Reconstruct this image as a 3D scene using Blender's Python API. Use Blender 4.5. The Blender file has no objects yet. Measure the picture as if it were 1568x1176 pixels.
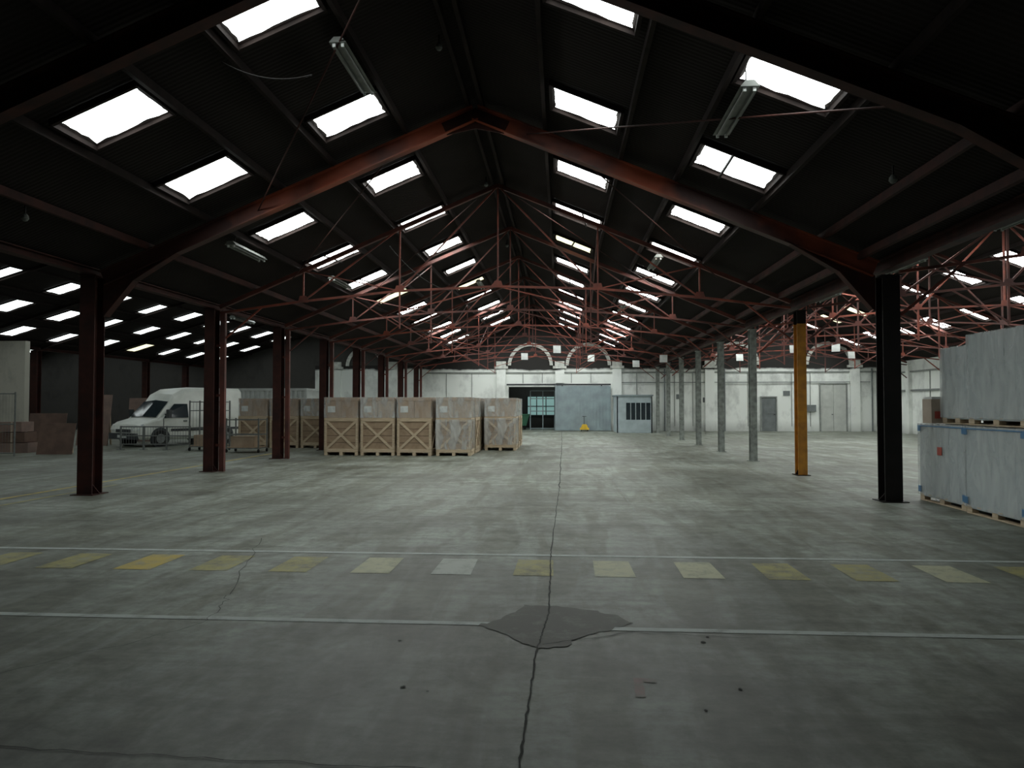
import bpy, math, random
from mathutils import Vector, Matrix
random.seed(7)
scene = bpy.context.scene
try:
    scene.view_settings.view_transform = 'Standard'
    scene.view_settings.look = 'None'
except Exception as e:
    print(e)

# ------------------------------------------------------------------ materials
def new_mat(name):
    m = bpy.data.materials.new(name); m.use_nodes = True
    nt = m.node_tree
    b = nt.nodes.get('Principled BSDF')
    return m, nt, b
def rgba(c): return (c[0], c[1], c[2], 1)
def mat(name, c1, c2=None, scale=6, rough=0.7, metal=0.0, bump=0.0, detail=6, stretch=(1,1,1), lo=0.35, hi=0.65, spec=None, dist=0.0):
    m, nt, b = new_mat(name)
    if c2 is None: c2 = tuple(x*0.75 for x in c1)
    tc = nt.nodes.new('ShaderNodeTexCoord'); mp = nt.nodes.new('ShaderNodeMapping')
    mp.inputs['Scale'].default_value = stretch
    nt.links.new(tc.outputs['Object'], mp.inputs['Vector'])
    n = nt.nodes.new('ShaderNodeTexNoise'); n.inputs['Scale'].default_value = scale; n.inputs['Detail'].default_value = detail
    n.inputs['Distortion'].default_value = dist
    nt.links.new(mp.outputs['Vector'], n.inputs['Vector'])
    r = nt.nodes.new('ShaderNodeValToRGB')
    r.color_ramp.elements[0].position = lo; r.color_ramp.elements[0].color = rgba(c1)
    r.color_ramp.elements[1].position = hi; r.color_ramp.elements[1].color = rgba(c2)
    nt.links.new(n.outputs['Fac'], r.inputs['Fac'])
    nt.links.new(r.outputs['Color'], b.inputs['Base Color'])
    b.inputs['Roughness'].default_value = rough; b.inputs['Metallic'].default_value = metal
    if spec is not None: b.inputs['Specular IOR Level'].default_value = spec
    if bump > 0:
        bp = nt.nodes.new('ShaderNodeBump'); bp.inputs['Strength'].default_value = bump; bp.inputs['Distance'].default_value = 0.03
        nt.links.new(n.outputs['Fac'], bp.inputs['Height']); nt.links.new(bp.outputs['Normal'], b.inputs['Normal'])
    return m
def emis(name, c, s):
    m, nt, b = new_mat(name)
    b.inputs['Base Color'].default_value = rgba(c)
    b.inputs['Emission Color'].default_value = rgba(c); b.inputs['Emission Strength'].default_value = s
    return m

SKY = 16.5
M_sky = emis('skylight_sheet', (0.95, 1.0, 0.975), SKY)
M_skyb = emis('skylight_sheet_bright', (0.95, 1.0, 0.975), SKY*1.35)  # emission raised in the far rows to brighten the back wall
M_skyd = emis('skylight_sheet_dim', (0.93, 1.0, 0.98), SKY*0.5)  # lower emission for the nearest rows
M_skyl = emis('skylight_sheet_dimmest', (0.91, 1.0, 0.99), SKY*0.17)  # lowest emission, for the left bays and the near right bay
M_skyy = emis('skylight_sheet_yellowed', (1.0, 0.97, 0.66), 1.35)
M_rust = mat('red_oxide_steel', (0.27,0.062,0.035), (0.10,0.029,0.021), 2.5, 0.6)
M_raft = mat('red_oxide_steel_painted_glow', (0.32,0.070,0.030), (0.050,0.016,0.012), 0.55, 0.6, detail=4, lo=0.42, hi=0.56)  # noise patches of brighter red put skylight glow into the base colour
M_rust2 = mat('red_oxide_steel_dull', (0.14,0.038,0.026), (0.06,0.022,0.018), 2.5, 0.6)
M_rustd = mat('dark_red_steel', (0.058,0.018,0.013), (0.028,0.012,0.010), 4, 0.7, spec=0.25)
M_black = mat('black_paint_steel', (0.014,0.011,0.010), (0.008,0.007,0.006), 4, 0.6, spec=0.3)
M_purlin = mat('purlin_brown', (0.024,0.016,0.014), (0.014,0.010,0.009), 4, 0.8, spec=0.15)
M_pale = mat('pale_paint_steel', (0.30,0.33,0.30), (0.16,0.17,0.16), 7, 0.5)
M_yel = mat('yellow_column_paint', (0.50,0.22,0.02), (0.33,0.14,0.02), 6, 0.5)
M_wood = mat('crate_pine', (0.64,0.52,0.37), (0.50,0.39,0.26), 5, 0.7, stretch=(1,1,8))
M_ply = mat('plywood', (0.40,0.29,0.19), (0.31,0.22,0.14), 6, 0.7)
M_card = mat('cardboard', (0.44,0.33,0.235), (0.36,0.26,0.18), 3, 0.5)
M_cardw = mat('wrapped_cardboard', (0.52,0.43,0.34), (0.42,0.33,0.25), 3, 0.3, bump=0.2, stretch=(1,1,2))
M_wrap = mat('stretch_wrap', (0.50,0.55,0.56), (0.44,0.49,0.50), 3, 0.3, bump=0.15, detail=3, dist=0.5)
M_wrap2 = mat('stretch_wrap_bluish', (0.45,0.51,0.53), (0.50,0.55,0.56), 3, 0.25, bump=0.15, detail=3, dist=0.5)
M_blue = mat('blue_corner_tape', (0.10,0.25,0.45), None, 5, 0.4)
M_red = mat('red_label', (0.55,0.10,0.07), None, 5, 0.5)
M_van = mat('van_white_paint', (0.78,0.80,0.74), (0.66,0.68,0.62), 2, 0.3)
M_glass = mat('dark_glass', (0.02,0.03,0.035), (0.03,0.04,0.045), 2, 0.08)
M_rub = mat('rubber', (0.015,0.015,0.015), None, 5, 0.8)
M_plas = mat('grey_plastic', (0.05,0.055,0.06), None, 5, 0.5)
M_chrome = mat('headlamp_glass', (0.6,0.65,0.68), None, 5, 0.15)
M_galv = mat('galvanised_steel', (0.30,0.32,0.32), (0.2,0.21,0.21), 8, 0.4, metal=0.4)
M_fence = mat('dull_fence_steel', (0.18,0.19,0.18), None, 8, 0.6)
M_lampw = mat('white_enamel', (0.75,0.78,0.76), (0.6,0.62,0.6), 4, 0.4)
M_fixt = mat('tube_fixture_body', (0.20,0.21,0.19), (0.12,0.13,0.12), 4, 0.5)
M_sdoor = mat('blue_grey_sheet', (0.30,0.37,0.39), (0.24,0.29,0.31), 2, 0.45)
M_booth = mat('booth_paint', (0.44,0.52,0.54), (0.36,0.43,0.45), 3, 0.5)
M_door = mat('door_pale_paint', (0.56,0.58,0.54), (0.48,0.50,0.47), 3, 0.5)
M_doorg = mat('door_grey_paint', (0.18,0.20,0.20), None, 3, 0.5)
M_stone = mat('arch_stone', (0.66,0.67,0.62), (0.46,0.47,0.44), 6, 0.8)
M_seam = mat('panel_seam', (0.30,0.32,0.30), None, 6, 0.8)
M_board = mat('brown_board', (0.15,0.09,0.065), (0.10,0.06,0.045), 3, 0.7)
M_pboard = mat('pink_board', (0.26,0.175,0.14), (0.19,0.13,0.11), 3, 0.7)
M_green = mat('green_paint', (0.05,0.22,0.12), None, 3, 0.5)
M_yel2 = mat('safety_yellow', (0.75,0.50,0.04), None, 3, 0.5)
M_cont = mat('container_white', (0.55,0.57,0.55), (0.45,0.47,0.45), 3, 0.5)
M_crack = mat('crack_dark', (0.045,0.047,0.040), None, 3, 0.9)

def roof_mat():
    m, nt, b = new_mat('dark_corrugated_roof')
    tc = nt.nodes.new('ShaderNodeTexCoord')
    w = nt.nodes.new('ShaderNodeTexWave'); w.wave_type='BANDS'; w.bands_direction='Y'; w.inputs['Scale'].default_value = 4.0
    n = nt.nodes.new('ShaderNodeTexNoise'); n.inputs['Scale'].default_value = 1.2; n.inputs['Detail'].default_value = 5
    nt.links.new(tc.outputs['Object'], w.inputs['Vector']); nt.links.new(tc.outputs['Object'], n.inputs['Vector'])
    r = nt.nodes.new('ShaderNodeValToRGB')
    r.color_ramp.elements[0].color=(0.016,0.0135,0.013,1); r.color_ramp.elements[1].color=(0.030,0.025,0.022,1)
    nt.links.new(n.outputs['Fac'], r.inputs['Fac']); nt.links.new(r.outputs['Color'], b.inputs['Base Color'])
    bp = nt.nodes.new('ShaderNodeBump'); bp.inputs['Strength'].default_value=0.25; bp.inputs['Distance'].default_value=0.03
    nt.links.new(w.outputs['Fac'], bp.inputs['Height']); nt.links.new(bp.outputs['Normal'], b.inputs['Normal'])
    b.inputs['Roughness'].default_value=0.95; b.inputs['Specular IOR Level'].default_value=0.08
    return m
M_roof = roof_mat()

def concrete_nodes(nt):
    tc = nt.nodes.new('ShaderNodeTexCoord')
    def noise(scale,detail=6,rough=.5,dist=0,mapping=None):
        n=nt.nodes.new('ShaderNodeTexNoise'); n.inputs['Scale'].default_value=scale; n.inputs['Detail'].default_value=detail; n.inputs['Roughness'].default_value=rough; n.inputs['Distortion'].default_value=dist
        if mapping:
            mp=nt.nodes.new('ShaderNodeMapping'); mp.inputs['Scale'].default_value=mapping[0]; mp.inputs['Rotation'].default_value=(0,0,mapping[1]); mp.inputs['Location'].default_value=(mapping[2],3,0)
            nt.links.new(tc.outputs['Object'],mp.inputs['Vector']); nt.links.new(mp.outputs['Vector'],n.inputs['Vector'])
        else: nt.links.new(tc.outputs['Object'],n.inputs['Vector'])
        return n
    def ramp(n,p0,c0,p1,c1):
        r=nt.nodes.new('ShaderNodeValToRGB'); e=r.color_ramp.elements
        e[0].position=p0; e[0].color=rgba(c0); e[1].position=p1; e[1].color=rgba(c1)
        nt.links.new(n.outputs['Fac'],r.inputs['Fac']); return r.outputs['Color']
    def mul(a,c,f=1.0):
        mx=nt.nodes.new('ShaderNodeMix'); mx.data_type='RGBA'; mx.blend_type='MULTIPLY'; mx.inputs['Factor'].default_value=f
        nt.links.new(a,mx.inputs['A']); nt.links.new(c,mx.inputs['B']); return mx.outputs['Result']
    n1=noise(0.45,9,0.62); n2=noise(7,10,0.72)
    n3=noise(1.3,7,0.55,0.8,((2.0,0.35,1),0.35,0)); n4=noise(1.1,8,0.65,1.2,((1,1,1),0.9,5)); n5=noise(0.9,8,0.7,0.4,((0.5,3.0,1),-0.06,9))
    c=ramp(n1,0.40,(0.145,0.153,0.127),0.60,(0.275,0.297,0.262))
    c=mul(c,ramp(n2,0.33,(0.64,0.64,0.62),0.60,(1.12,1.12,1.12)))
    c=mul(c,ramp(n3,0.42,(0.74,0.72,0.66),0.56,(1.06,1.06,1.06)))
    c=mul(c,ramp(n4,0.36,(0.62,0.60,0.54),0.47,(1.03,1.03,1.03)),0.7)
    c=mul(c,ramp(n5,0.42,(0.84,0.84,0.82),0.60,(1.13,1.15,1.15)))
    return tc, n1, n2, c
def floor_mat(name='worn_concrete'):
    m, nt, b = new_mat(name)
    tc,n1,n2,col = concrete_nodes(nt)
    nt.links.new(col, b.inputs['Base Color'])
    mr = nt.nodes.new('ShaderNodeMapRange'); mr.inputs['To Min'].default_value=0.36; mr.inputs['To Max'].default_value=0.7
    nt.links.new(n1.outputs['Fac'], mr.inputs['Value']); nt.links.new(mr.outputs['Result'], b.inputs['Roughness'])
    bp = nt.nodes.new('ShaderNodeBump'); bp.inputs['Strength'].default_value=0.2; bp.inputs['Distance'].default_value=0.01
    nt.links.new(n2.outputs['Fac'], bp.inputs['Height']); nt.links.new(bp.outputs['Normal'], b.inputs['Normal'])
    return m
def paint_mat(name, c, wear=0.5, lowf=0.12):
    m, nt, b = new_mat(name)
    tc,n1,n2,col = concrete_nodes(nt)
    n = nt.nodes.new('ShaderNodeTexNoise'); n.inputs['Scale'].default_value=5; n.inputs['Detail'].default_value=10; n.inputs['Roughness'].default_value=0.75
    nt.links.new(tc.outputs['Object'], n.inputs['Vector'])
    r = nt.nodes.new('ShaderNodeValToRGB'); r.color_ramp.elements[0].position=wear-0.12; r.color_ramp.elements[0].color=(lowf,lowf,lowf,1); r.color_ramp.elements[1].position=wear+0.1; r.color_ramp.elements[1].color=(1,1,1,1)
    nt.links.new(n.outputs['Fac'], r.inputs['Fac'])
    mx = nt.nodes.new('ShaderNodeMix'); mx.data_type='RGBA'
    nt.links.new(r.outputs['Color'], mx.inputs['Factor']); nt.links.new(col, mx.inputs['A']); mx.inputs['B'].default_value=rgba(c)
    nt.links.new(mx.outputs['Result'], b.inputs['Base Color']); b.inputs['Roughness'].default_value=0.6
    return m
M_floor = floor_mat()
M_white = paint_mat('white_line_paint', (0.46,0.50,0.47), 0.41)
M_wfaint = paint_mat('white_line_paint_faint', (0.25,0.28,0.26), 0.56)
M_yline = paint_mat('yellow_line_paint', (0.52,0.40,0.09), 0.44)
M_yline2 = paint_mat('faded_yellow_paint', (0.38,0.345,0.13), 0.48)
M_wline = paint_mat('cream_paint', (0.46,0.46,0.30), 0.42)
M_wline2 = paint_mat('worn_white_block_paint', (0.43,0.46,0.41), 0.41)
M_pink=paint_mat('pink_spray_paint',(0.30,0.20,0.18),0.5)
M_patch=paint_mat('asphalt_repair', (0.070,0.070,0.052), 0.40, 0.45)

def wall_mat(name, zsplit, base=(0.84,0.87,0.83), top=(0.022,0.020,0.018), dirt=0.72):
    m, nt, b = new_mat(name)
    tc = nt.nodes.new('ShaderNodeTexCoord')
    sx = nt.nodes.new('ShaderNodeSeparateXYZ'); nt.links.new(tc.outputs['Object'], sx.inputs['Vector'])
    n = nt.nodes.new('ShaderNodeTexNoise'); n.inputs['Scale'].default_value=0.9; n.inputs['Detail'].default_value=7
    mp = nt.nodes.new('ShaderNodeMapping'); mp.inputs['Scale'].default_value=(0.8,0.8,0.5)
    nt.links.new(tc.outputs['Object'], mp.inputs['Vector'])
    n2 = nt.nodes.new('ShaderNodeTexNoise'); n2.inputs['Scale'].default_value=1.1; n2.inputs['Detail'].default_value=9; n2.inputs['Roughness'].default_value=0.65
    nt.links.new(mp.outputs['Vector'], n2.inputs['Vector']); nt.links.new(tc.outputs['Object'], n.inputs['Vector'])
    r = nt.nodes.new('ShaderNodeValToRGB'); e=r.color_ramp.elements
    e[0].position=0.36; e[0].color=rgba(tuple(x*dirt for x in base)); e[1].position=0.5; e[1].color=rgba(base)
    nt.links.new(n2.outputs['Fac'], r.inputs['Fac'])
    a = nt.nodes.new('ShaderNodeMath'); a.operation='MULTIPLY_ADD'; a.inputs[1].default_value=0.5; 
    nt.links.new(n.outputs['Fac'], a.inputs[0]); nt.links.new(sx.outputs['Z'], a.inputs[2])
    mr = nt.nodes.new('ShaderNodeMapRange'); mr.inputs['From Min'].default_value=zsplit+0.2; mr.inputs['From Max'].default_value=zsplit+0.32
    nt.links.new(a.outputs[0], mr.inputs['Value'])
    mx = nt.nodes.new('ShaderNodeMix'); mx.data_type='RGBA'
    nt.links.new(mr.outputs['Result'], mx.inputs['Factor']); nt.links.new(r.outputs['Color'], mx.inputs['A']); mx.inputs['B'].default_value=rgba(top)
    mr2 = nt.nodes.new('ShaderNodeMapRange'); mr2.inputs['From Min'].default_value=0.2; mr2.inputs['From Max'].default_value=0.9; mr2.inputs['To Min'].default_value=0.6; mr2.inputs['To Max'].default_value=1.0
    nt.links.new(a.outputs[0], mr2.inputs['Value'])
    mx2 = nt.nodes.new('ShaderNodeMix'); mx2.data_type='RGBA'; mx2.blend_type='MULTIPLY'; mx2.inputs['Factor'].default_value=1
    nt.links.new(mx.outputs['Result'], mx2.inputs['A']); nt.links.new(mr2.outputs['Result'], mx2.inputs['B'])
    nt.links.new(mx2.outputs['Result'], b.inputs['Base Color']); b.inputs['Roughness'].default_value=0.85
    return m
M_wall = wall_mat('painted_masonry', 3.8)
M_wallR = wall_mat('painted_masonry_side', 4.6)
M_walld = wall_mat('dark_masonry', 9, base=(0.06,0.057,0.052))  # near-black base for left back, side, front and annex walls
M_wallp = wall_mat('partition_masonry', 9, base=(0.50,0.48,0.41))

# ------------------------------------------------------------------ mesh builder
class MB:
    def __init__(s): s.v=[]; s.f=[]; s.mi=[]; s.mats=[]
    def m(s, mt):
        if mt not in s.mats: s.mats.append(mt)
        return s.mats.index(mt)
    def add(s, vs, fs, mt):
        o=len(s.v); s.v += [Vector(p) for p in vs]
        k=s.m(mt)
        for f in fs: s.f.append([i+o for i in f]); s.mi.append(k)
    def box(s, a, b, mt):
        x0,y0,z0=a; x1,y1,z1=b
        s.add([(x0,y0,z0),(x1,y0,z0),(x1,y1,z0),(x0,y1,z0),(x0,y0,z1),(x1,y0,z1),(x1,y1,z1),(x0,y1,z1)],
              [(0,3,2,1),(4,5,6,7),(0,1,5,4),(1,2,6,5),(2,3,7,6),(3,0,4,7)], mt)
    def beam(s, p, q, w, h, mt, up=(0,0,1)):
        p=Vector(p); q=Vector(q); d=(q-p).normalized(); up=Vector(up)
        if abs(d.dot(up))>0.98: up=Vector((0,1,0))
        r=d.cross(up).normalized(); u=r.cross(d).normalized()
        vs=[]
        for c in (p,q):
            for a,b in ((-1,-1),(1,-1),(1,1),(-1,1)): vs.append(c+r*w/2*a+u*h/2*b)
        s.add(vs,[(0,1,2,3),(7,6,5,4),(0,4,5,1),(1,5,6,2),(2,6,7,3),(3,7,4,0)],mt)
    def ibeam(s,p,q,w,h,mt,t=0.02,up=(0,0,1)):
        p=Vector(p); q=Vector(q); d=(q-p).normalized(); up=Vector(up)
        if abs(d.dot(up))>0.98: up=Vector((0,1,0))
        r=d.cross(up).normalized(); u=r.cross(d).normalized()
        s.beam(p,q,t,h-2*t,mt,up)
        s.beam(p+u*(h/2-t/2),q+u*(h/2-t/2),w,t,mt,up); s.beam(p-u*(h/2-t/2),q-u*(h/2-t/2),w,t,mt,up)
    def tube(s,p,q,r,mt,n=8,r2=None):
        p=Vector(p); q=Vector(q); r2=r if r2 is None else r2
        d=(q-p).normalized(); a=Vector((0,0,1)) if abs(d.z)<0.9 else Vector((1,0,0))
        x=d.cross(a).normalized(); y=d.cross(x)
        vs=[]
        for c,rr in((p,r),(q,r2)):
            for i in range(n):
                t=2*math.pi*i/n; vs.append(c+x*rr*math.cos(t)+y*rr*math.sin(t))
        fs=[(i,(i+1)%n,n+(i+1)%n,n+i) for i in range(n)]+[tuple(range(n))[::-1],tuple(range(n,2*n))]
        s.add(vs,fs,mt)
    def prism(s, pts, d, mt):
        n=len(pts); pts=[Vector(p) for p in pts]; d=Vector(d)
        s.add(pts+[p+d for p in pts],[tuple(range(n))[::-1],tuple(range(n,2*n))]+[(i,(i+1)%n,n+(i+1)%n,n+i) for i in range(n)],mt)
    def done(s,name,loc=(0,0,0),rz=0,parent=None,bevel=0,smooth=False):
        me=bpy.data.meshes.new(name); me.from_pydata([tuple(v) for v in s.v],[],s.f)
        for mt in s.mats: me.materials.append(mt)
        me.polygons.foreach_set('material_index', s.mi)
        if smooth: me.polygons.foreach_set('use_smooth',[True]*len(me.polygons))
        me.update()
        ob=bpy.data.objects.new(name,me); scene.collection.objects.link(ob)
        ob.location=loc; ob.rotation_euler=(0,0,rz)
        if parent: ob.parent=parent
        if bevel:
            bv=ob.modifiers.new('bevel','BEVEL'); bv.width=bevel; bv.segments=2; bv.limit_method='ANGLE'
        return ob
def inst(ob,name,loc,rz=0):
    o=bpy.data.objects.new(name,ob.data); scene.collection.objects.link(o); o.location=loc; o.rotation_euler=(0,0,rz)
    for md in ob.modifiers:
        n=o.modifiers.new(md.name,md.type)
        if md.type=='BEVEL': n.width=md.width; n.segments=md.segments; n.limit_method=md.limit_method
    return o

# ------------------------------------------------------------------ layout
XR=5.45; XL=-8.45; SP=13.9; HALF=SP/2; HE=4.08
RIDGES=[-29.3,-15.4,-1.5,12.4]
XMIN=-36.25; XMAX=19.35; Y0=-8.0; Y1=45.0
FY=[-2.6,2.3,7.3,12.5,17.0,21.15,25.3,29.4,33.5,37.6,41.7]
def slope(rx): return 0.42 if rx>-5 else 0.30
def hr(rx): return HE+slope(rx)*HALF
def rh(rx,x): return hr(rx)-slope(rx)*abs(x-rx)

b=MB(); b.box((XMIN-0.3,Y0-0.3,-0.2),(XMAX+0.3,Y1+7,0),M_floor); b.done('floor')

b=MB()
for rx in RIDGES:
    for sgn in (-1,1):
        xe=rx+sgn*HALF
        pts=[(rx,Y0-0.3,hr(rx)),(xe,Y0-0.3,HE),(xe,Y0-0.3,HE+0.1),(rx,Y0-0.3,hr(rx)+0.1)]
        b.prism(pts,(0,Y1-Y0+0.6,0),M_roof)
b.done('ceiling')

sk=MB(); fr=MB()
for bi,rx in enumerate(RIDGES):
    offs=(1.87,4.12) if bi>1 else (1.70,3.66,5.6)
    NK=12 if bi>1 else 14
    for sgn in (-1,1):
        for off in offs:
            for k in range(0,NK):
                yc=(7.98+3.14*k if bi>1 else 7.3+2.75*k)+random.uniform(-0.05,0.05)
                if bi==2 and k==0 and off>3: yc+=0.75 if sgn<0 else 0.25
                if yc>44: continue
                L=0.40+random.uniform(-0.03,0.05); W=0.51+random.uniform(-0.04,0.03)
                o=off+random.uniform(-0.04,0.04)
                pts=[]
                def P(dx,dy):
                    x=rx+sgn*(o+dx); return (x,yc+dy,rh(rx,x)-0.03)
                N=7; j=0.03
                for i in range(N): pts.append(P(-W+2*W*i/N+random.uniform(-j,j)*(i>0), -L+random.uniform(0,j*1.6)))
                for i in range(N): pts.append(P(W-random.uniform(0,j), -L+2*L*i/N))
                for i in range(N): pts.append(P(W-2*W*i/N, L-random.uniform(0,j*1.6)))
                for i in range(N): pts.append(P(-W+random.uniform(0,j), L-2*L*i/N))
                yel = random.random()<(0.09 if bi>1 else .02) and k>2
                n=len(pts); order=tuple(range(n))
                a=Vector(pts[N])-Vector(pts[0]); c=Vector(pts[2*N])-Vector(pts[N])
                if a.cross(c).z>0: order=order[::-1]
                ms = M_skyb if k>7 else (M_sky if k>1 else M_skyd)
                if bi<2: ms=M_skyl
                if bi==3 and k<2: ms=M_skyl
                sk.add(pts,[order],M_skyy if yel else ms)
                e=0.05
                for (x1,y1,x2,y2) in ((-W-e,-L-e,W+e,-L-e),(W+e,-L-e,W+e,L+e),(W+e,L+e,-W-e,L+e),(-W-e,L+e,-W-e,-L-e)):
                    p=Vector(P(x1,y1)); q=Vector(P(x2,y2)); fr.beam(p-Vector((0,0,.02)),q-Vector((0,0,.02)),0.05,0.08 if bi>1 else .04,M_purlin)
                if random.random()<0.3 and bi>1:
                    t=random.uniform(-0.3,0.4)
                    fr.beam(Vector(P(W*t,-L-0.1))-Vector((0,0,.06)),Vector(P(W*t+random.uniform(-.15,.15),L+0.1))-Vector((0,0,.06)),0.035,0.03,M_black)
sk.done('window_skylights')
fr.done('trim_skylight_frames')

b=MB()
for rx in RIDGES:
    for sgn in (-1,1):
        for off in ((0.12,1.22,2.52,3.46,4.78,5.9) if rx>-5 else (.12,1.05,2.4,3.0,4.35,4.95,6.3)):
            x=rx+sgn*off; hh=.12 if rx>-5 else .06; z=rh(rx,x)-0.02-hh/2
            mt=M_rustd if (off>5 and rx>-5) else M_purlin
            b.beam((x,Y0,z),(x,Y1,z),0.06,hh,mt)
b.done('trim_purlins')

b=MB()
for x in (-22.35,XL,XR):
    hh=.22 if x>0 else .13
    b.ibeam((x,Y0,HE-0.02-hh/2),(x,Y1,HE-0.02-hh/2),0.18,hh,M_rustd)
    if x>0:
        for s in(-1,1): b.beam((x+s*0.45,Y0,HE+0.02),(x+s*0.45,Y1,HE+0.02),0.08,0.12,M_rust2 if s>0 else M_rustd)
b.done('trim_valley_beams')

def rafter(rx,y,mt,name='portal_rafter',haunch=True,dp=0.28):
    b=MB(); H=hr(rx)
    for s in(-1,1):
        xe=rx+s*(HALF-0.2); drop=(0.15 if haunch or rx>-5 else .09)+dp/2
        b.ibeam((rx,y,H-drop),(xe,y,rh(rx,xe)-drop),0.17 if rx>-5 else .1,dp,mt)
        if haunch:
            x1=rx+s*(HALF-1.7); xm=rx+s*(HALF-0.8)
            b.prism([(xe,y-0.012,rh(rx,xe)-drop-0.1),(x1,y-0.012,rh(rx,x1)-drop-0.1),(xm,y-0.012,rh(rx,xm)-drop-0.28),(xe-s*0.06,y-0.012,rh(rx,xe)-drop-0.65),(xe,y-0.012,rh(rx,xe)-drop-0.7)],(0,0.024,0),M_rustd)
            pv=[(x1,rh(rx,x1)-drop-0.12),(xm,rh(rx,xm)-drop-0.29),(xe-s*0.06,rh(rx,xe)-drop-0.68)]
            for p,q in zip(pv,pv[1:]): b.beam((p[0],y,p[1]),(q[0],y,q[1]),0.17,0.02,M_rustd)
    if haunch:
        b.prism([(rx,y-0.015,H-0.2),(rx-0.6,y-0.015,H-0.45),(rx-0.5,y-0.015,H-0.66),(rx,y-0.015,H-0.56),(rx+0.5,y-0.015,H-0.66),(rx+0.6,y-0.015,H-0.45)],(0,0.03,0),M_rustd)
    return b.done(name)
def truss(rx,y,mt,hang=0.5,web=0.034):
    b=MB()
    H0=HALF-0.2
    offs=[-H0,-4.7,-2.35,0,2.35,4.7,H0]
    def top(o): return Vector((rx+o,y,rh(rx,rx+o)-0.2))
    def bot(o): return Vector((rx+o,y,3.8+0.6*math.cos(o/HALF*math.pi/2)))
    for i in range(6):
        b.beam(top(offs[i]),top(offs[i+1]),0.10,0.09,M_rust2)
        b.beam(bot(offs[i]),bot(offs[i+1]),0.055,0.05,mt)
    for o in offs[1:-1]:
        lo=bot(o)
        if abs(abs(o)-2.35)<.01: lo=lo-Vector((0,0,hang+.4))
        b.beam(top(o),lo,web,web,mt)
    for s in(-1,1):
        b.beam(bot(s*4.7),top(s*2.35),web,web,mt)
        b.beam(bot(s*2.35),top(0),web,web,mt)
        b.beam(bot(s*2.35),top(s*4.7),web*.8,web*.8,mt)
        b.beam(bot(s*2.35)-Vector((0,0,hang+.35)),bot(s*3.6),web*.8,web*.8,mt)
        b.beam(bot(s*2.35)-Vector((0,0,hang)),bot(0),web*.8,web*.8,mt)
        b.beam((rx+s*(HALF-0.2),y,3.1),bot(s*5.7),web,web,mt)
    for o in offs[1:-1]:
        p=bot(o); b.prism([p+Vector((-.13,-.02,-.03)),p+Vector((.13,-.02,-.03)),p+Vector((.08,-.02,.13)),p+Vector((-.08,-.02,.13))],(0,.012,0),mt)
    return b.done('roof_truss')
for i,y in enumerate(FY):
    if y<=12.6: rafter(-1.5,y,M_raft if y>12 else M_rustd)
    else: truss(-1.5,y,M_rust if i%2==0 else M_rust2)
    if y>12: truss(12.4,y,M_rust if i%2 else M_rust2,web=.045)
    else: rafter(12.4,y,M_rustd)
    rafter(-15.4,y,M_purlin,haunch=False,dp=.1); rafter(-29.3,y,M_purlin,haunch=False,dp=.1)
b=MB()
for (xa,ya,xb,yb) in ((-1.7,7.3,-5.4,12.5),(3.6,7.3,-0.6,12.5),(-3,12.6,-6.5,17),(0.3,12.6,3.6,17),(-2,17,-5.5,21.1),(-1,17,3,21.1)):
    b.tube((xa,ya,rh(-1.5,xa)-0.3),(xb,yb,rh(-1.5,xb)-0.3),0.012,M_rustd)
for i in (4,6,8):
    y=FY[i]; y2=FY[i+1]
    b.tube((-3.85,y,4.3),(-3.85,y2,5.7),0.014,M_rust2); b.tube((.85,y,5.7),(.85,y2,4.3),0.014,M_rust2)
b.done('roof_bracing_rods')
def cable(name,p,q,sag,r=.009,n=12):
    b=MB(); P=[]
    p=Vector(p); q=Vector(q)
    for i in range(n+1):
        t=i/n; P.append(p.lerp(q,t)-Vector((0,0,4*sag*t*(1-t))))
    for a,c in zip(P,P[1:]): b.tube(a,c,r,M_black,5)
    b.done(name)
cable('slack_cable',(-4.1,8.4,5.75),(-3.05,8.6,5.65),.12)
cable('slack_cable',(-4.1,17.0,5.4),(-2.6,17.05,4.3),.2)

def column(mt,w=0.27,d=0.27,mt2=None,hsplit=3.45,side=0,side_mt=None,name='steel_column'):
    b=MB(); H=HE-0.32 if not (mt is M_rustd) else HE-0.16
    def seg(z0,z1,m):
        b.box((-w/2,-d/2,z0),(w/2,-d/2+0.022,z1),m); b.box((-w/2,d/2-0.022,z0),(w/2,d/2,z1),m); b.box((-0.011,-d/2+0.022,z0),(0.011,d/2-0.022,z1),m)
    if mt2: seg(0.012,hsplit,mt2); seg(hsplit,H,mt)
    else: seg(0.012,H,mt)
    b.box((-w*.75,-d*.75,0.0),(w*.75,d*.75,0.014),mt); b.box((-w*.6,-d*.6,H-0.02),(w*.6,d*.6,H),mt)
    for sx in(-1,1): b.prism([(sx*0.012,-0.008,0.014),(sx*w*.7,-0.008,0.014),(sx*0.012,-0.008,0.22)],(0,0.016,0),mt)
    if side:
        b.box((side-0.06,-0.05,0.0),(side+0.06,-0.035,H-.1),side_mt); b.box((side-0.06,-0.035,0),(side-0.045,0.05,H-.1),side_mt); b.box((side+0.045,-0.035,0),(side+0.06,0.05,H-.1),side_mt)
        for z in(0.6,1.8,3.0): b.box((w/2,-0.02,z),(side-0.05,0.02,z+0.06),side_mt)
    return b.done(name)
cL1=column(M_rustd,0.28,0.3); cL2=column(M_rustd,0.24,0.3,side=0.28,side_mt=M_rust2)
cRb=column(M_black,0.28,0.28); cRy=column(M_purlin,0.2,0.26,mt2=M_yel); cRp=column(M_pale,0.18,0.24)
used=set()
def put(c,x,y):
    if c.name not in used: c.location=(x,y,0); used.add(c.name)
    else: inst(c,'steel_column',(x,y,0))
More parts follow.
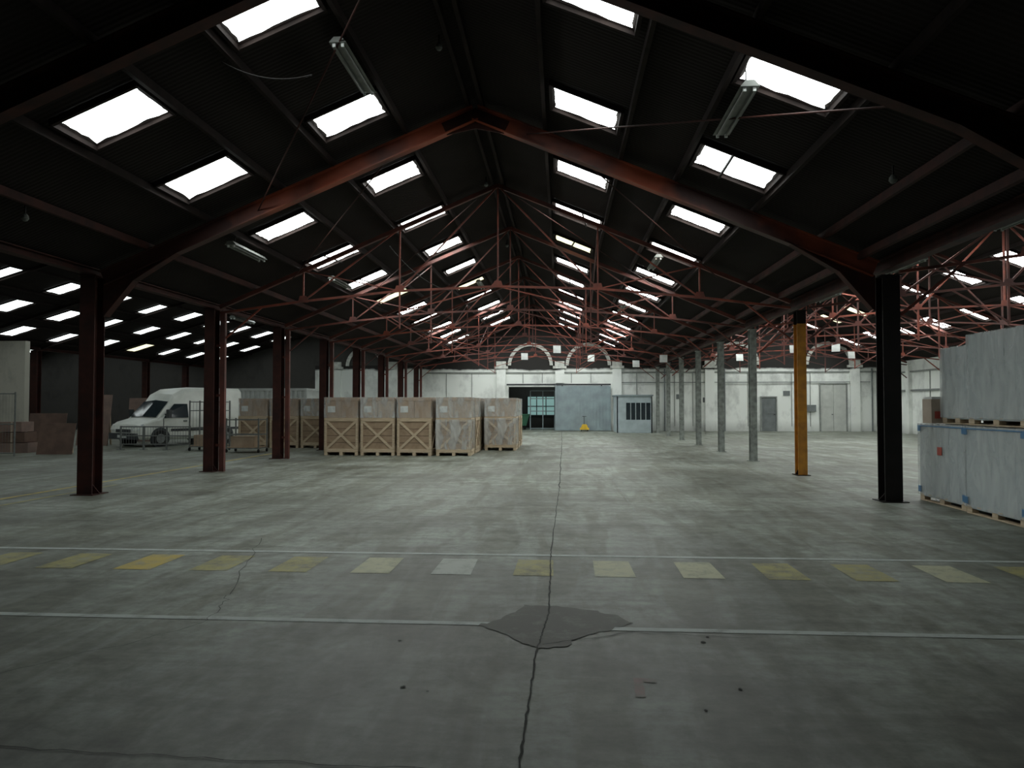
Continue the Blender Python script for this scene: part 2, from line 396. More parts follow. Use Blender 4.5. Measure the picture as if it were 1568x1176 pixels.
for y in FY:
    put(cL1 if y<13 else cL2, XL,y)
    put(cRb if y<13 else (cRy if y<18 else cRp), XR,y)
    put(cL1,-22.35,y)

# ------------------------------------------------------------------ walls
b=MB()
dx0,dx1,dh=-3.3,2.9,2.72
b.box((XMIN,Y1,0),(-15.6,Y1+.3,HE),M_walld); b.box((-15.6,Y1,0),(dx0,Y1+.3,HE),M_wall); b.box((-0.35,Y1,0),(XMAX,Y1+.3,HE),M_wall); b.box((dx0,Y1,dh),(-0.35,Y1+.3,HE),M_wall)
for rx in RIDGES:
    b.prism([(rx-HALF,Y1,HE),(rx+HALF,Y1,HE),(rx,Y1,hr(rx))],(0,.3,0),M_wall if rx>-5 else M_walld)
b.done('wall_back')
b=MB(); b.box((XMAX,Y0,0),(XMAX+.3,Y1,HE),M_wallR); b.done('wall_right')
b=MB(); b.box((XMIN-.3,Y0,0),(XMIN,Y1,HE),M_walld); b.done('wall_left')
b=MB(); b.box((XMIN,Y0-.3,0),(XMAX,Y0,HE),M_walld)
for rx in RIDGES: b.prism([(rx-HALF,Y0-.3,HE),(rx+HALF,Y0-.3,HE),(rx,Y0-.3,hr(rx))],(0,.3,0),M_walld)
b.done('wall_front')
b=MB(); b.box((-30,25.8,0),(-20.05,26.05,4.0),M_wallp); b.done('wall_partition')
b=MB(); b.box((-6,51.0,0),(3,51.2,3.6),M_walld); b.box((-6.2,Y1+.3,0),(-6,51.2,3.6),M_walld); b.box((3,Y1+.3,0),(3.2,51.2,3.6),M_walld); b.done('wall_annex')
b=MB(); b.box((-6.2,Y1+.3,3.6),(3.2,51.2,3.7),M_roof); b.done('ceiling_annex')
b=MB()
M_win=emis('annex_window_light',(0.45,0.75,0.72),0.28)
b.box((-2.4,50.9,0.9),(0.2,50.97,2.2),M_win)
for i in range(5): b.box((-2.4+i*.65-.03,50.84,0.85),(-2.4+i*.65+.03,50.9,2.25),M_plas)
for z in(0.87,1.5,2.2): b.box((-2.43,50.84,z-.03),(0.23,50.9,z+.03),M_plas)
b.done('window_annex')
b=MB()
for x in(-2.0,-1.2,-0.45): b.beam((x,46.4,0),(x,46.4,2.5),0.06,0.06,M_sdoor)
for z in(0.1,1.2,2.0,2.5): b.beam((-2.0,46.4,z),(-0.45,46.4,z),0.05,0.05,M_sdoor)
b.done('steel_gate_frame')
b=MB(); b.prism([(-3.1,47,0.25),(-2.3,47,0.25),(-2.1,47,0.95),(-3.3,47,0.95)],(0,0.9,0),M_green); b.box((-3.3,46.95,0.92),(-2.1,47.95,1.0),M_green)
for x in(-3.0,-2.4):
    for y in(47.1,47.8): b.tube((x-.03,y,0.13),(x+.03,y,0.13),0.13,M_rub,12); b.box((x-.03,y-.03,.13),(x+.03,y+.03,.27),M_plas)
b.done('green_tipping_skip')
L=bpy.data.lights.new('annex_lamp','POINT'); L.energy=45; L.color=(0.85,1,0.97); L.shadow_soft_size=0.2
lo=bpy.data.objects.new('annex_lamp',L); lo.location=(-1.5,48.5,3.2); scene.collection.objects.link(lo)

b=MB()
def arch(xc,z0,r,t=0.2,n=18):
    for i in range(n):
        a0=math.pi*i/n; a1=math.pi*(i+1)/n
        pts=[(xc+r*math.cos(a0),Y1-.12,z0+r*math.sin(a0)),(xc+(r+t)*math.cos(a0),Y1-.12,z0+(r+t)*math.sin(a0)),(xc+(r+t)*math.cos(a1),Y1-.12,z0+(r+t)*math.sin(a1)),(xc+r*math.cos(a1),Y1-.12,z0+r*math.sin(a1))]
        b.prism(pts,(0,.12,0),M_stone)
for x in(-3.75,-0.12,3.4,9.0,17.6,-10.6,-14.2):
    b.box((x-.28,Y1-.18,0 if x not in(-0.12,) else 2.95),(x+.28,Y1,3.85),M_wall); b.box((x-.42,Y1-.25,3.85),(x+.42,Y1,4.0),M_stone); b.box((x-.3,Y1-.2,4.0),(x+.3,Y1,4.3),M_stone)
for x in(-1.94,1.64,10.6,16.1,-12.4): arch(x,4.05,1.2 if x>-5 else 1.0)
b.box((XL,Y1-.06,3.55),(XMAX,Y1,3.64),M_seam)
for x in (-7.2,-5.6,4.6,6.9,8.0,11.3,13.9,15.0,18.9): b.box((x-.02,Y1-.03,0.3),(x+.02,Y1,3.55),M_seam)
for x in (-2.4,-1.2,0.6,1.8): b.box((x-.02,Y1-.03,2.95),(x+.02,Y1,3.55),M_seam)
b.done('trim_arcade')
b=MB()
for x in(6.3,8.2,9.9,14.6,18.6): b.tube((x,Y1-.1,0),(x,Y1-.1,3.8),0.045,M_doorg,8)
b.beam((3.5,Y1-.1,2.98),(18.5,Y1-.1,2.98),0.04,0.04,M_doorg)
b.box((14.7,Y1-.15,1.2),(15.3,Y1,1.6),M_doorg)
for x,z in((7.2,2.1),(8.8,1.9),(13.6,2.3)): b.box((x-.2,Y1-.03,z-.15),(x+.2,Y1,z+.15),M_doorg)
b.done('wall_pipes')
b=MB()
for y in FY:
    b.box((XMAX-.2,y-.18,0),(XMAX,y+.18,HE-.25),M_wallR)
for y in FY[3:]:
    b.box((XMAX-.03,y+1.9,.2),(XMAX,y+1.96,3.4),M_seam)
b.box((XMAX-.1,Y0,2.35),(XMAX,Y1,2.45),M_galv); b.box((XMAX-.12,Y0,3.4),(XMAX,Y1,3.48),M_seam)
b.done('trim_right')

def door(x0,x1,h,mt,name,y=Y1-.002,panels=2):
    b=MB(); f=0.07; fm=M_seam
    b.box((x0-f,y-.1,0),(x0,y,h+f),fm); b.box((x1,y-.1,0),(x1+f,y,h+f),fm); b.box((x0,y-.1,h),(x1,y,h+f),fm)
    n=panels; w=(x1-x0)/n
    for i in range(n):
        b.box((x0+i*w+.01,y-.05,0.01),(x0+(i+1)*w-.01,y,h-.01),mt)
        b.box((x0+i*w+.12,y-.065,0.2),(x0+(i+1)*w-.12,y-.05,h*.45),mt); b.box((x0+i*w+.12,y-.065,h*.52),(x0+(i+1)*w-.12,y-.05,h-.15),mt)
    b.box((x0+w-.12,y-.1,1.0),(x0+w-.05,y-.05,1.05),M_plas)
    return b.done(name)
door(12.1,12.95,2.05,M_doorg,'door_1',panels=1); door(15.6,17.1,2.85,M_door,'door_2')
b=MB()
x=-0.4
while x<2.85:
    b.box((x,Y1-.32,0.03),(x+.1,Y1-.28,2.75),M_sdoor); b.box((x+.1,Y1-.29,0.03),(x+.2,Y1-.27,2.75),M_sdoor); x+=.2
for z in(0.05,1.35,2.7): b.box((-0.4,Y1-.27,z),(2.9,Y1-.24,z+.08),M_sdoor)
b.box((-3.4,Y1-.3,2.8),(3.0,Y1-.2,2.9),M_plas)
for xx in(0,2.4): b.box((xx,Y1-.29,2.72),(xx+.08,Y1-.24,2.86),M_plas)
b.done('door_3')
b=MB(); bx0,bx1,by0,by1=3.15,5.15,41.8,44.7; bh=2.1
b.box((bx0,by0,0),(bx1,by0+.06,.75),M_booth); b.box((bx0,by0,1.72),(bx1,by0+.06,bh),M_booth); b.box((bx0,by0,.75),(bx0+.5,by0+.06,1.72),M_booth); b.box((bx1-.08,by0,.75),(bx1,by0+.06,1.72),M_booth)
b.box((bx0,by0,0),(bx0+.06,by1,bh),M_booth); b.box((bx1-.06,by0,0),(bx1,by1,bh),M_booth); b.box((bx0-.08,by0-.08,bh),(bx1+.06,by1,bh+.08),M_sdoor)
b.box((bx0+.5,by0+.03,.75),(bx1-.08,by0+.05,1.72),M_glass)
for i in range(6):
    xx=bx0+.5+i*.284; b.box((xx-.02,by0-.01,.75),(xx+.02,by0+.03,1.72),M_booth)
b.done('office_booth')
b=MB(); b.box((1.1,44.0,0.10),(1.65,44.4,0.2),M_yel2); b.prism([(1.15,44.05,0.2),(1.6,44.05,0.2),(1.5,44.05,0.42),(1.25,44.05,0.42)],(0,.3,0),M_yel2)
for xx in(1.18,1.57):
    for yy in(44.06,44.34): b.tube((xx-.02,yy,.06),(xx+.02,yy,.06),.06,M_rub,10)
b.tube((1.37,44.35,.2),(1.37,44.55,.9),.015,M_plas); b.tube((1.25,44.55,.9),(1.5,44.55,.9),.015,M_plas)
b.done('yellow_hand_trolley')

# ------------------------------------------------------------------ tube fixtures
def tube_fixture(x,y0,rx=-1.5,L=1.5,dz=.3):
    z=rh(rx,x)-dz; b=MB()
    b.prism([(-.11,0,0),(.11,0,0),(.05,0,.07),(-.05,0,.07)],(0,L,0),M_fixt)
    for dx in(-.055,.055):
        b.tube((dx,.06,-.025),(dx,L-.06,-.025),.015,M_fixt)
        for yy in(.03,L-.05): b.box((dx-.018,yy,-.045),(dx+.018,yy+.02,0),M_lampw)
    for yy in(.2,L-.2): b.tube((0,yy,.07),(0,yy,dz-.02),.008,M_black)
    b.done('fluorescent_fixture',(x,y0,z))
for x,y in((-2.8,8.8),(2.12,8.2),(-6.33,13.4),(-5.9,18.2),(2.3,17.3),(-3.0,26),(2.2,26)): tube_fixture(x,y)
for y in(10.6,14.5,18.8): tube_fixture(7.0,y,12.4)
for y in(15,22): tube_fixture(-10.3,y,-15.4)
def bulb(x,y,rx=-1.5):
    z=rh(rx,x)-.2; b=MB(); b.tube((0,0,0),(0,0,.14),.012,M_black); 
    prof=[(.02,0.02),(.045,-.01),(.05,-.05),(.03,-.08),(0.005,-.09)]
    for (r1,z1),(r2,z2) in zip(prof,prof[1:]): b.tube((0,0,z1),(0,0,z2),r1,M_fixt,12,r2)
    b.done('ceiling_bulb',(x,y,z-.02))
for x,y in((-1.72,10.0),(-1.72,16.4),(-1.72,22.8),(4.1,9.2),(-7.5,9.6)): bulb(x,y)
def flood(x,y,z,rz):
    b=MB(); b.prism([(-.17,0,-.17),(.17,0,-.17),(.17,.05,.17),(-.17,.05,.17)],(0,.06,0),M_lampw)
    b.prism([(-.12,.1,-.1),(.12,.1,-.1),(.12,.12,.1),(-.12,.12,.1)],(0,.08,0),M_plas)
    b.tube((0,.08,.1),(0,.08,.5),.015,M_black); b.done('flood_lamp',(x,y,z),rz)
for x,y,z,r in((-0.2,33.2,4.15,.2),(1.5,37.3,4.0,-.2),(3.8,37.3,3.7,.1),(4.6,33.2,3.7,-.3),(-1.9,37.3,4.1,.2),(10.4,33.2,4.1,.3),(12.2,33.2,4.15,-.5),(14.5,37.3,4.1,.2),(16.2,37.3,3.9,-.3),(9,37.3,4.0,.1)): flood(x,y,z,r)

# ------------------------------------------------------------------ crates
def film_mat(name,lo,hi):
    m,nt,bs=new_mat(name)
    tr=nt.nodes.new('ShaderNodeBsdfTransparent'); mx=nt.nodes.new('ShaderNodeMixShader'); n=nt.nodes.new('ShaderNodeTexNoise'); n.inputs['Scale'].default_value=2.5; n.inputs['Detail'].default_value=3; n.inputs['Distortion'].default_value=0.6
    tc=nt.nodes.new('ShaderNodeTexCoord'); mp=nt.nodes.new('ShaderNodeMapping'); mp.inputs['Scale'].default_value=(2.2,2.2,.7); mp.inputs['Rotation'].default_value=(.2,.25,0)
    nt.links.new(tc.outputs['Object'],mp.inputs['Vector']); nt.links.new(mp.outputs['Vector'],n.inputs['Vector'])
    bs.inputs['Base Color'].default_value=(.78,.82,.82,1); bs.inputs['Roughness'].default_value=.15; bs.inputs['Specular IOR Level'].default_value=.8
    mr=nt.nodes.new('ShaderNodeMapRange'); mr.inputs['From Min'].default_value=.35; mr.inputs['From Max'].default_value=.7; mr.inputs['To Min'].default_value=lo; mr.inputs['To Max'].default_value=hi
    bp=nt.nodes.new('ShaderNodeBump'); bp.inputs['Strength'].default_value=.5; bp.inputs['Distance'].default_value=.03
    nt.links.new(n.outputs['Fac'],bp.inputs['Height']); nt.links.new(bp.outputs['Normal'],bs.inputs['Normal'])
    nt.links.new(n.outputs['Fac'],mr.inputs['Value']); nt.links.new(mr.outputs['Result'],mx.inputs['Fac'])
    nt.links.new(tr.outputs[0],mx.inputs[1]); nt.links.new(bs.outputs[0],mx.inputs[2])
    nt.links.new(mx.outputs[0],nt.nodes['Material Output'].inputs['Surface']); return m
M_film=film_mat('clear_stretch_film',.04,.40)
M_film2=film_mat('milky_stretch_film',.25,.5)
M_film3=film_mat('hazy_stretch_film',.12,.65)
def crate(kind):
    b=MB(); w=1.12; h=1.16
    for x in(-.5,0,.5): b.box((x-.05,-w/2,0),(x+.05,w/2,.1),M_wood)
    for yy in(-.5,-.17,.17,.5): b.box((-w/2,yy-.06,.1),(w/2,yy+.06,.125),M_wood)
    b.box((-w/2+.03,-w/2+.03,.125),(w/2-.03,w/2-.03,h-.03),M_ply)
    t=.03; bw=.085
    for R in range(4):
        ro=Matrix.Rotation(R*math.pi/2,4,'Z')
        tmp=MB(); yy=-w/2+t
        tmp.box((-w/2,-w/2,.1),(-w/2+bw,yy,h),M_wood); tmp.box((w/2-bw,-w/2,.1),(w/2,yy,h),M_wood)
        tmp.box((-w/2+bw,-w/2,.125),(w/2-bw,yy,.125+bw),M_wood); tmp.box((-w/2+bw,-w/2,h-bw),(w/2-bw,yy,h),M_wood)
        yb=-w/2+.012
        tmp.beam((-w/2+bw,yb,.2),(w/2-bw,yb,h-bw),.022,.075,M_wood); tmp.beam((-w/2+bw,yb+.004,h-bw),(w/2-bw,yb+.004,.2),.022,.075,M_wood)
        b.add([ro@v for v in tmp.v],tmp.f,M_wood)
        for zz in (.4,.62,.84):
            tmp=MB(); tmp.box((-w/2+bw,-w/2+.022,zz),(w/2-bw,-w/2+.029,zz+.012),M_board); b.add([ro@v for v in tmp.v],tmp.f,M_board)
    b.box((-w/2,-w/2,h),(w/2,w/2,h+.025),M_wood)
    top=M_card if kind==0 else M_cardw
    b.box((-.53,-.54,h+.025),(-.004,.54,h+.64),top); b.box((.004,-.54,h+.025),(.53,.54,h+.64),top)
    b.box((-.545,-.555,h+.56),(.545,.555,h+.675),M_card)
    b.box((-.45,-.548,h+.2),(-.2,-.54,h+.4),M_lampw)
    b.box((-.56,-.57,h+.03),(.56,.57,h+.685),M_film3 if kind else M_film)
    if kind==2:
        b.box((-w/2-.01,-w/2-.015,.2),(w/2+.01,w/2+.015,h-.02),M_film3)
    return b.done('wooden_crate',bevel=.004)
ck=[crate(0),crate(1),crate(2)]; cu=[False]*3
def pc(k,x,y,rz=0):
    if not cu[k]: ck[k].location=(x,y,0); ck[k].rotation_euler=(0,0,rz); cu[k]=True
    else: inst(ck[k],'wooden_crate',(x,y,0),rz)
for i,(x,k) in enumerate(((-6.98,0),(-5.8,1),(-4.62,0),(-3.4,2))): pc(k,x,23.15+random.uniform(-.05,.05),random.uniform(-.03,.03))
for x,k in((-11.5,0),(-10.3,0),(-9.12,1)): pc(k,x,26.9,random.uniform(-.02,.02))
for r,y in enumerate((24.5,25.85,27.2,28.6)):
    for x,k in((-6.98,0),(-5.8,1),(-4.62,0),(-3.4,1)): pc(k,x,y,random.uniform(-.02,.02))
    if r>=1: pc(2 if r==1 else 1,-2.15,y+.1,random.uniform(-.02,.02))
for x in(-11.4,-10.2): pc(1,x,28.3)

# ------------------------------------------------------------------ wrapped pallet stacks (right)
def pallet(b,x0,x1,y0,y1,z):
    for x in (x0+.05,(x0+x1)/2,x1-.05):
        for yy in(y0+.07,(y0+y1)/2,y1-.07): b.box((x-.05,yy-.07,z+.02),(x+.05,yy+.07,z+.1),M_wood)
        b.box((x-.05,y0,z),(x+.05,y1,z+.02),M_wood)
    n=6
    for i in range(n):
        yy=y0+.06+(y1-y0-.12)*i/(n-1); b.box((x0,yy-.05,z+.1),(x1,yy+.05,z+.122),M_wood)
def wrapped(name,x0,x1,y0,y1,z,h,mt,nrow=3,tape=True,label=False):
    b=MB(); pallet(b,0,x1-x0,0,y1-y0,0); W=x1-x0; D=y1-y0; z0=.125
    rnd=random.Random(int((x0*7+y0*13+z*3)*100))
    nx=2; ny=3; hh=(h-z0)/nrow
    for i in range(nx):
        for j in range(ny):
            for k in range(nrow):
                e=.006; q=rnd.uniform(0,.012)
                b.box((i*W/nx+e-q*(i==0),j*D/ny+e,z0+k*hh+.003),((i+1)*W/nx-e,(j+1)*D/ny-e,z0+(k+1)*hh-.003),mt)
    b.box((.002,.002,.08),(W-.002,D-.002,h-.02),mt)
    b.box((-.025,-.02,.10),(W+.02,D+.02,h+.008),M_film2)
    if tape:
        for (x,y) in((-.03,-.03),(-.03,D-.08)):
            b.box((x,y,z0+.02),(x+.02,y+.09,z0+.12),M_blue); b.box((x,y,h-.12),(x+.02,y+.09,h-.02),M_blue)
        b.box((-.032,0.02,h-.04),(-.026,D-.02,h-.02),M_blue)
    if label: b.box((-.034,D*.45,h*.62),(-.026,D*.45+.14,h*.62+.13),M_red)
    return b.done(name,(x0,y0,z),bevel=.012)
S='wrapped_pallet_load'
wrapped(S,6.05,7.15,11.35,12.75,0,1.28,M_wrap,1,label=True)
wrapped(S,6.0,7.1,9.85,11.25,0,1.28,M_wrap2,1)
wrapped(S,6.08,7.15,9.95,11.3,1.295,1.35,M_wrap,2,tape=False)
wrapped(S,6.2,7.15,11.4,12.3,1.295,1.22,M_wrap2,1,tape=False)
wrapped(S,7.3,8.4,9.85,11.2,0,1.28,M_wrap,1)
wrapped(S,7.3,8.4,9.85,11.2,1.295,1.3,M_wrap2,2)
wrapped(S,7.3,8.4,11.4,12.7,0,1.28,M_wrap2,2)
wrapped(S,7.3,8.4,11.4,12.7,1.295,1.3,M_wrap,2)
b=MB(); b.box((0,0,0),(.28,.3,.4),M_cardw); b.box((.31,.0,0),(.6,.3,.32),M_card); b.box((.02,.02,.4),(.26,.28,.44),M_lampw); b.box((.05,-.003,.08),(0.15,.0,.2),M_red); b.done('carton_pile',(6.08,12.4,1.295),bevel=.006)

# ------------------------------------------------------------------ van
def build_van(loc,rz):
    root=bpy.data.objects.new('delivery_van',None); scene.collection.objects.link(root); root.location=loc; root.rotation_euler=(0,0,rz)
    st=[
     (0.00,.40,.62,.68,.74,.68),(0.08,.30,.76,.86,.90,.80),(0.30,.28,.90,.97,.96,.86),(0.78,.26,1.00,1.10,.985,.88),
     (1.36,.26,1.06,1.74,.99,.82),(1.55,.26,1.08,2.02,.99,.80),(2.0,.26,1.1,2.24,.99,.82),(2.7,.26,1.1,2.30,.99,.84),(4.7,.28,1.1,2.30,.98,.85),(4.8,.34,1.1,2.25,.95,.80)]
    rings=[]
    for d,z0,zb,zt,hw,hwt in st:
        x=2.4-d; e=min(.12,(zt-zb)*.3)
        half=[(hw*.9,z0),(hw,z0+.1),(hw,(z0+zb)/2),(hw*.995,zb),(hw*.5+hwt*.5,(zb+zt-e)/2),(hwt,zt-e),(hwt-.12,zt-.01)]
        ring=[(x,y,z) for y,z in half]+[(x,0,zt+.02)]+[(x,-y,z) for y,z in half[::-1]]
        rings.append(ring)
    b=MB(); n=len(rings[0]); vs=[p for r in rings for p in r]; fs=[]
    for i in range(len(rings)-1):
        for j in range(n):
            a=i*n+j; c=i*n+(j+1)%n; fs.append((a,c,c+n,a+n))
    fs.append(tuple(range(n))[::-1]); fs.append(tuple(range((len(rings)-1)*n,len(rings)*n)))
    b.add(vs,fs,M_van)
    b.done('body',parent=root,bevel=.02)
    g=MB()
    o=Vector((.03,0,.03)); F=2.4
    ws=[Vector((F-.80,.80,1.10)),Vector((F-.80,-.80,1.10)),Vector((F-1.36,-.74,1.70)),Vector((F-1.36,.74,1.70))]
    ctr=[Vector((F-.78,0,1.13)),Vector((F-1.36,0,1.76))]
    g.add([ws[0]+o,ctr[0]+o,ctr[1]+o,ws[3]+o],[(0,1,2,3)],M_glass); g.add([ctr[0]+o,ws[1]+o,ws[2]+o,ctr[1]+o],[(0,1,2,3)],M_glass)
    for s in(1,-1):
        def sy(z): 
            t=(z-1.08)/(1.9-1.08); return s*(.99-(.99-.82)*t+.02)
        g.add([(F-.98,sy(1.08),1.1),(F-1.1,sy(1.25),1.28),(F-1.48,sy(1.6),1.64),(F-2.05,sy(1.6)+s*.03,1.64),(F-2.05,sy(1.08)+s*.01,1.1)],[(0,1,2,3,4)],M_glass)
        for d in(.98,2.12,3.2): g.box((F-d-.008,s*.992-.006,.35),(F-d+.008,s*.992+.006,1.08),M_plas)
        g.box((F-2.0,s*1.0-.015,.95),(F-1.84,s*1.0+.015,.99),M_plas)
        g.box((-2.2,s*.995-.012,.58),(1.1,s*.995+.012,.68),M_plas)
        for d in(.85,3.85):
            x=F-d
            g.tube((x,s*.9,.35),(x,s*1.002,.35),.39,M_plas,24)
            g.tube((x,s*.8,.315),(x,s*1.012,.315),.31,M_rub,24); g.tube((x,s*1.0,.315),(x,s*1.022,.315),.18,M_galv,16)
        g.box((F-1.1,min(s*.97,s*1.12),1.2),(F-1.04,max(s*.97,s*1.12),1.26),M_plas); g.box((F-1.14,min(s*1.08,s*1.26),1.1),(F-1.02,max(s*1.08,s*1.26),1.42),M_plas)
        g.prism([(F-.03,s*.5,.62),(F-.08,s*.86,.66),(F-.22,s*.93,.87),(F-.08,s*.62,.8)],(.05,0,.0),M_chrome)
        g.box((F-.02,min(s*.55,s*.7),.40),(F+.03,max(s*.55,s*.7),.47),M_chrome)
    g.box((F-.02,-.45,.56),(F+.015,.45,.68),M_plas)
    g.box((F-.15,-.82,.30),(F+.05,.82,.53),M_plas); g.box((F+.04,-.28,.36),(F+.06,.28,.46),M_lampw)
    g.beam((F-.78,.5,1.15),(F-1.05,.05,1.42),.02,.02,M_rub)
    g.done('glass_wheels_and_fittings',parent=root)
    return root
bang=math.radians(65)
hd=Vector((-math.cos(bang),-math.sin(bang),0))
cen=Vector((-16.55,26.4,0))-hd*2.4
build_van(cen,math.atan2(hd.y,hd.x))

b=MB(); x=-17.5
b.box((-17.5,35.05,.15),(-12.6,37.3,2.35),M_cont)
while x<-12.6: b.box((x,35.0,.2),(x+.12,35.05,2.3),M_cont); x+=.24
b.box((-17.55,34.98,2.3),(-12.55,37.35,2.42),M_cont); b.box((-17.55,34.98,0),(-12.55,37.35,.15),M_cont)
for xx in(-17.5,-12.6): b.box((xx-.06,34.97,0),(xx+.06,35.1,2.42),M_cont)
b.done('storage_container')

def board_stack(name,x,y,w,h,mt,rz,n=4,lean=.25):
    b=MB()
    for i in range(n):
        o=i*.05; ww=w*(1-.06*i); hh=h*(1-.05*((i*7)%3))
        b.prism([(0,o,0),(ww,o,0),(ww,o+lean,hh),(0,o+lean,hh)],(0,.03,0),mt)
    for xx in(.1,w-.2): b.beam((xx,lean+.2,0.02),(xx,lean+.1,h*.8),.05,.05,M_wood)
    b.done(name,(x,y,0),rz)
board_stack('leaning_board_stack',-18.9,24.4,1.3,1.3,M_board,.1)
board_stack('leaning_board_stack',-19.2,27.5,1.4,2.0,M_pboard,-.1)
board_stack('leaning_board_stack',-16.9,22.3,1.1,1.0,M_board,.15,5)
board_stack('leaning_board_stack',-18.9,30.4,1.2,1.9,M_pboard,.2)
b=MB(); 
for i in range(3): b.box((-.5,-.4,i*.35),(.5-.1*i,.4,i*.35+.33),M_board if i%2 else M_pboard); b.box((-.03,-.405,i*.35),(.03,-.4,i*.35+.33),M_cardw)
b.done('cardboard_box_pile',(-18.3,23.3,0),.2,bevel=.01)
b=MB()
for i in range(5): b.tube((-20.6+i*.9,21.5,0),(-20.6+i*.9,21.5,2.0),.025,M_fence)
for z in(.1,1.0,1.95): b.tube((-20.6,21.5,z),(-17.0,21.5,z),.018,M_fence)
for i in range(36): b.tube((-20.6+i*.1,21.5,.1),(-20.6+i*.1,21.5,1.95),.004,M_fence,4)
b.done('wire_mesh_fence')
b=MB()
for i in range(4): b.beam((-15.7+i*.85,24.9,0),(-15.7+i*.85,24.9,.85),.05,.05,M_fence); b.box((-15.7+i*.85-.1,24.8,0),(-15.7+i*.85+.1,25.0,.015),M_fence)
for z in(.2,.5,.82): b.beam((-15.7,24.9,z),(-13.15,24.9,z),.03,.04,M_fence)
for i in range(26): b.tube((-15.7+i*.1,24.9,.2),(-15.7+i*.1,24.9,.82),.006,M_fence,4)
b.done('low_mesh_barrier')
def rack(x,y,H=1.15):
    b=MB()
    for xx in(0,1.1):
        for yy in(0,.7): b.beam((xx,yy,.12),(xx,yy,H),.04,.04,M_fence); b.tube((xx-.02,yy,.06),(xx+.02,yy,.06),.06,M_rub,10)
    zs=(.15,.6,1.1) if H<1.5 else (.15,.8,1.4,H-.05)
    for z in zs:
        b.beam((0,0,z),(1.1,0,z),.03,.03,M_fence); b.beam((0,.7,z),(1.1,.7,z),.03,.03,M_fence); b.beam((0,0,z),(0,.7,z),.03,.03,M_fence); b.beam((1.1,0,z),(1.1,.7,z),.03,.03,M_fence)
    if H>1.5:
        for i in range(1,9): b.tube((i*.122,0,.15),(i*.122,0,H-.05),.006,M_fence,4)
    b.box((0,0,.16),(1.1,.7,.19),M_ply); b.box((.1,.1,.19),(.9,.6,.55),M_card)
    b.done('steel_cage_trolley',(x,y,0))
for x,y,H in((-11.2,23.6,1.15),(-12.9,24.4,1.75)): rack(x,y,H)

# ------------------------------------------------------------------ floor markings & cracks
b=MB()
def strip(x0,x1,y0,y1,mt,z=.003):
    n=max(1,int((x1-x0)/.4)); 
    for i in range(n):
        a=x0+(x1-x0)*i/n; c=x0+(x1-x0)*(i+1)/n; b.add([(a,y0,z),(c,y0,z),(c,y1,z),(a,y1,z)],[(0,1,2,3)],mt)
strip(-12,11,7.72,7.80,M_white)
strip(-9,-.2,5.28,5.36,M_white); strip(.2,9,5.22,5.30,M_white)
xs=-0.27
seq={-8:M_yline2,-7:M_yline2,-6:M_yline2,-5:M_yline,-4:M_yline2,-3:M_yline2,-2:M_wline,-1:M_wline2,0:M_yline2,1:M_wline,2:M_wline,3:M_yline2,4:M_yline2,5:M_wline,6:M_yline2,7:M_yline2,8:M_yline2,9:M_yline2}
for k in range(-8,10):
    x=xs+k*.785; mt=seq[k]
    sh=random.uniform(-.02,.02); z=.003
    b.add([(x-.19+sh,6.83,z),(x+.19+sh,6.83,z),(x+.18+sh,7.52,z),(x-.18+sh,7.52,z)],[(0,1,2,3)],mt)
def ystrip(x,y0,y1,w,mt):
    n=int((y1-y0)/.5)
    for i in range(n): b.add([(x-w/2,y0+(y1-y0)*i/n,.003),(x+w/2,y0+(y1-y0)*i/n,.003),(x+w/2,y0+(y1-y0)*(i+1)/n,.003),(x-w/2,y0+(y1-y0)*(i+1)/n,.003)],[(0,1,2,3)],mt)
ystrip(-9.5,9,24,.1,M_yline); ystrip(-8.9,9,14,.08,M_yline2)
ystrip(1.1,11,22,.03,M_wfaint)
strip(-9,5,20.6,20.68,M_wfaint)
b.done('floor_line_marking')
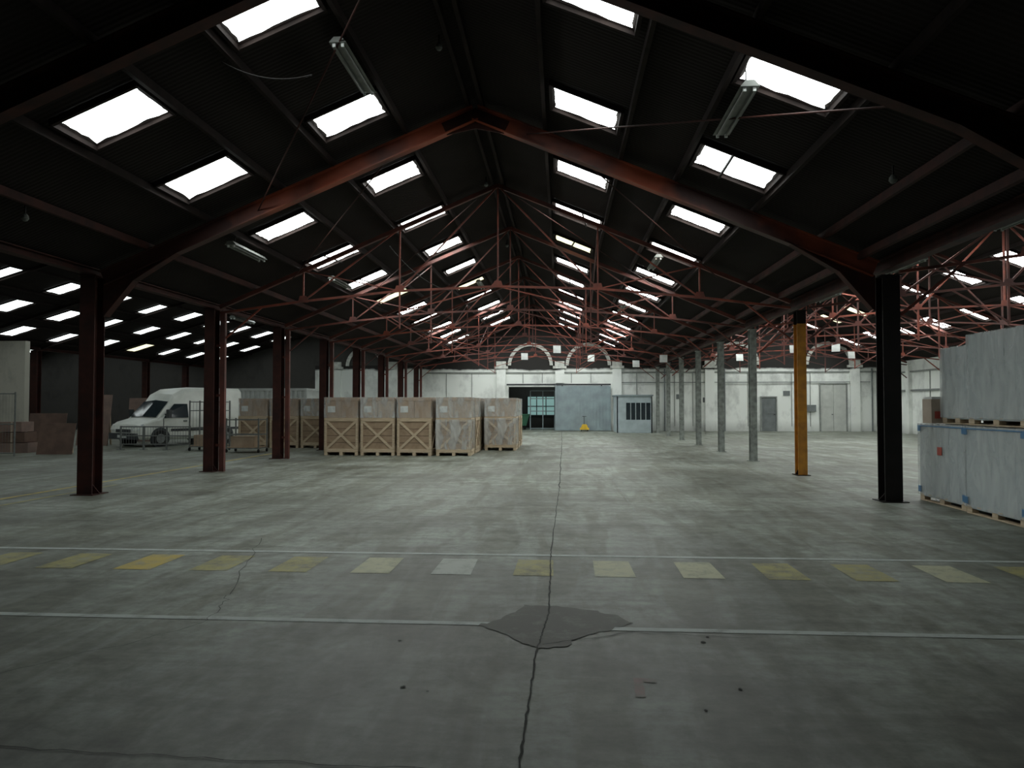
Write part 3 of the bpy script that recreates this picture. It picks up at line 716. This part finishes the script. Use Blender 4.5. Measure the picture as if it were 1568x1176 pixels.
# repair patch where the joint meets the line
b=MB(); rnd=random.Random(11); base=[(-.42,5.10),(-.60,5.28),(-.48,5.42),(-.36,5.62),(-.30,5.84),(.0,5.80),(.22,5.72),(.42,5.60),(.52,5.40),(.36,5.24),(.24,5.16),(.10,5.02),(.02,4.84),(-.16,4.80),(-.28,4.94)]
pts=[]
for i,(x0,y0) in enumerate(base):
    x1,y1=base[(i+1)%len(base)]
    for t in range(5):
        f=t/5; j=.018 if t else .006
        pts.append((x0+(x1-x0)*f+rnd.uniform(-j,j),y0+(y1-y0)*f+rnd.uniform(-j,j)*1.3,.0042))
b.add(pts[::-1],[tuple(range(len(pts)))],M_patch)
b.done('floor_repair_patch')
def crack(b,pts,w,jit=.02,seg=14,seed=1):
    rnd=random.Random(seed); P=[]
    for (x0,y0),(x1,y1) in zip(pts,pts[1:]):
        for i in range(seg):
            t=i/seg; P.append((x0+(x1-x0)*t+rnd.uniform(-jit,jit),y0+(y1-y0)*t+rnd.uniform(-jit,jit)))
    P.append(pts[-1])
    for p,q in zip(P,P[1:]):
        d=Vector((q[0]-p[0],q[1]-p[1],0)).normalized(); nn=Vector((-d.y,d.x,0))*w*rnd.uniform(.35,.65)
        a=Vector((p[0],p[1],.005)); c=Vector((q[0],q[1],.005)); b.add([a-nn,c-nn,c+nn,a+nn],[(0,1,2,3)],M_crack)
b=MB()
crack(b,[(-.2,-2),(-.19,3.2),(-.17,4.7),(-.1,5.6),(-.12,8),(-.05,14)],.011,.006,26,1)
crack(b,[(-.05,14),(0,30),(0,44)],.02,.015,30,2)
crack(b,[(-8,3.6),(-2.5,3.25),(-.2,3.18)],.006,.012,26,3)
crack(b,[(-.12,4.9),(.5,5.18),(1.3,5.12)],.007,.02,8,4)
crack(b,[(-3.6,8.5),(-2.8,6),(-2.6,5.2),(-3.4,4)],.005,.03,12,5)
crack(b,[(-12,12.5),(0,12.45),(12,12.55)],.012,.01,30,6)
crack(b,[(-8,9.6),(-.1,9.7),(9,9.6)],.008,.01,30,7)
rnd=random.Random(5)
for (cx,cy,s) in((-.9,4.1,.016),(-.75,4.05,.01),(.95,5.0,.02),(1.0,5.12,.015),(1.0,4.2,.014),(-1.1,4.9,.014),(.75,3.9,.012)):
    b.add([(cx+s*math.cos(t*math.pi/4)*rnd.uniform(.6,1.2),cy+s*math.sin(t*math.pi/4)*rnd.uniform(.6,1.4),.004) for t in range(8)],[tuple(range(8))],M_crack)
b.done('floor_expansion_joint')
b=MB(); b.add([(.40,4.05,.003),(.455,4.05,.003),(.47,4.33,.003),(.415,4.33,.003)],[(0,1,2,3)],M_pink); b.add([(.47,4.27,.003),(.54,4.26,.003),(.55,4.32,.003),(.47,4.33,.003)],[(0,1,2,3)],M_pink)
b.done('floor_spray_mark')

# ------------------------------------------------------------------ world / camera
w=bpy.data.worlds.new('World'); scene.world=w; w.use_nodes=True
w.node_tree.nodes['Background'].inputs['Color'].default_value=(.6,.7,.8,1); w.node_tree.nodes['Background'].inputs['Strength'].default_value=.6
cam=bpy.data.cameras.new('camera'); cam.sensor_width=36; cam.sensor_fit='HORIZONTAL'; cam.lens=1110/1568*36; cam.clip_end=200
co=bpy.data.objects.new('camera',cam); scene.collection.objects.link(co)
co.location=(0,0,1.6); co.rotation_euler=(math.radians(91.65),0,math.radians(3.92)); scene.camera=co
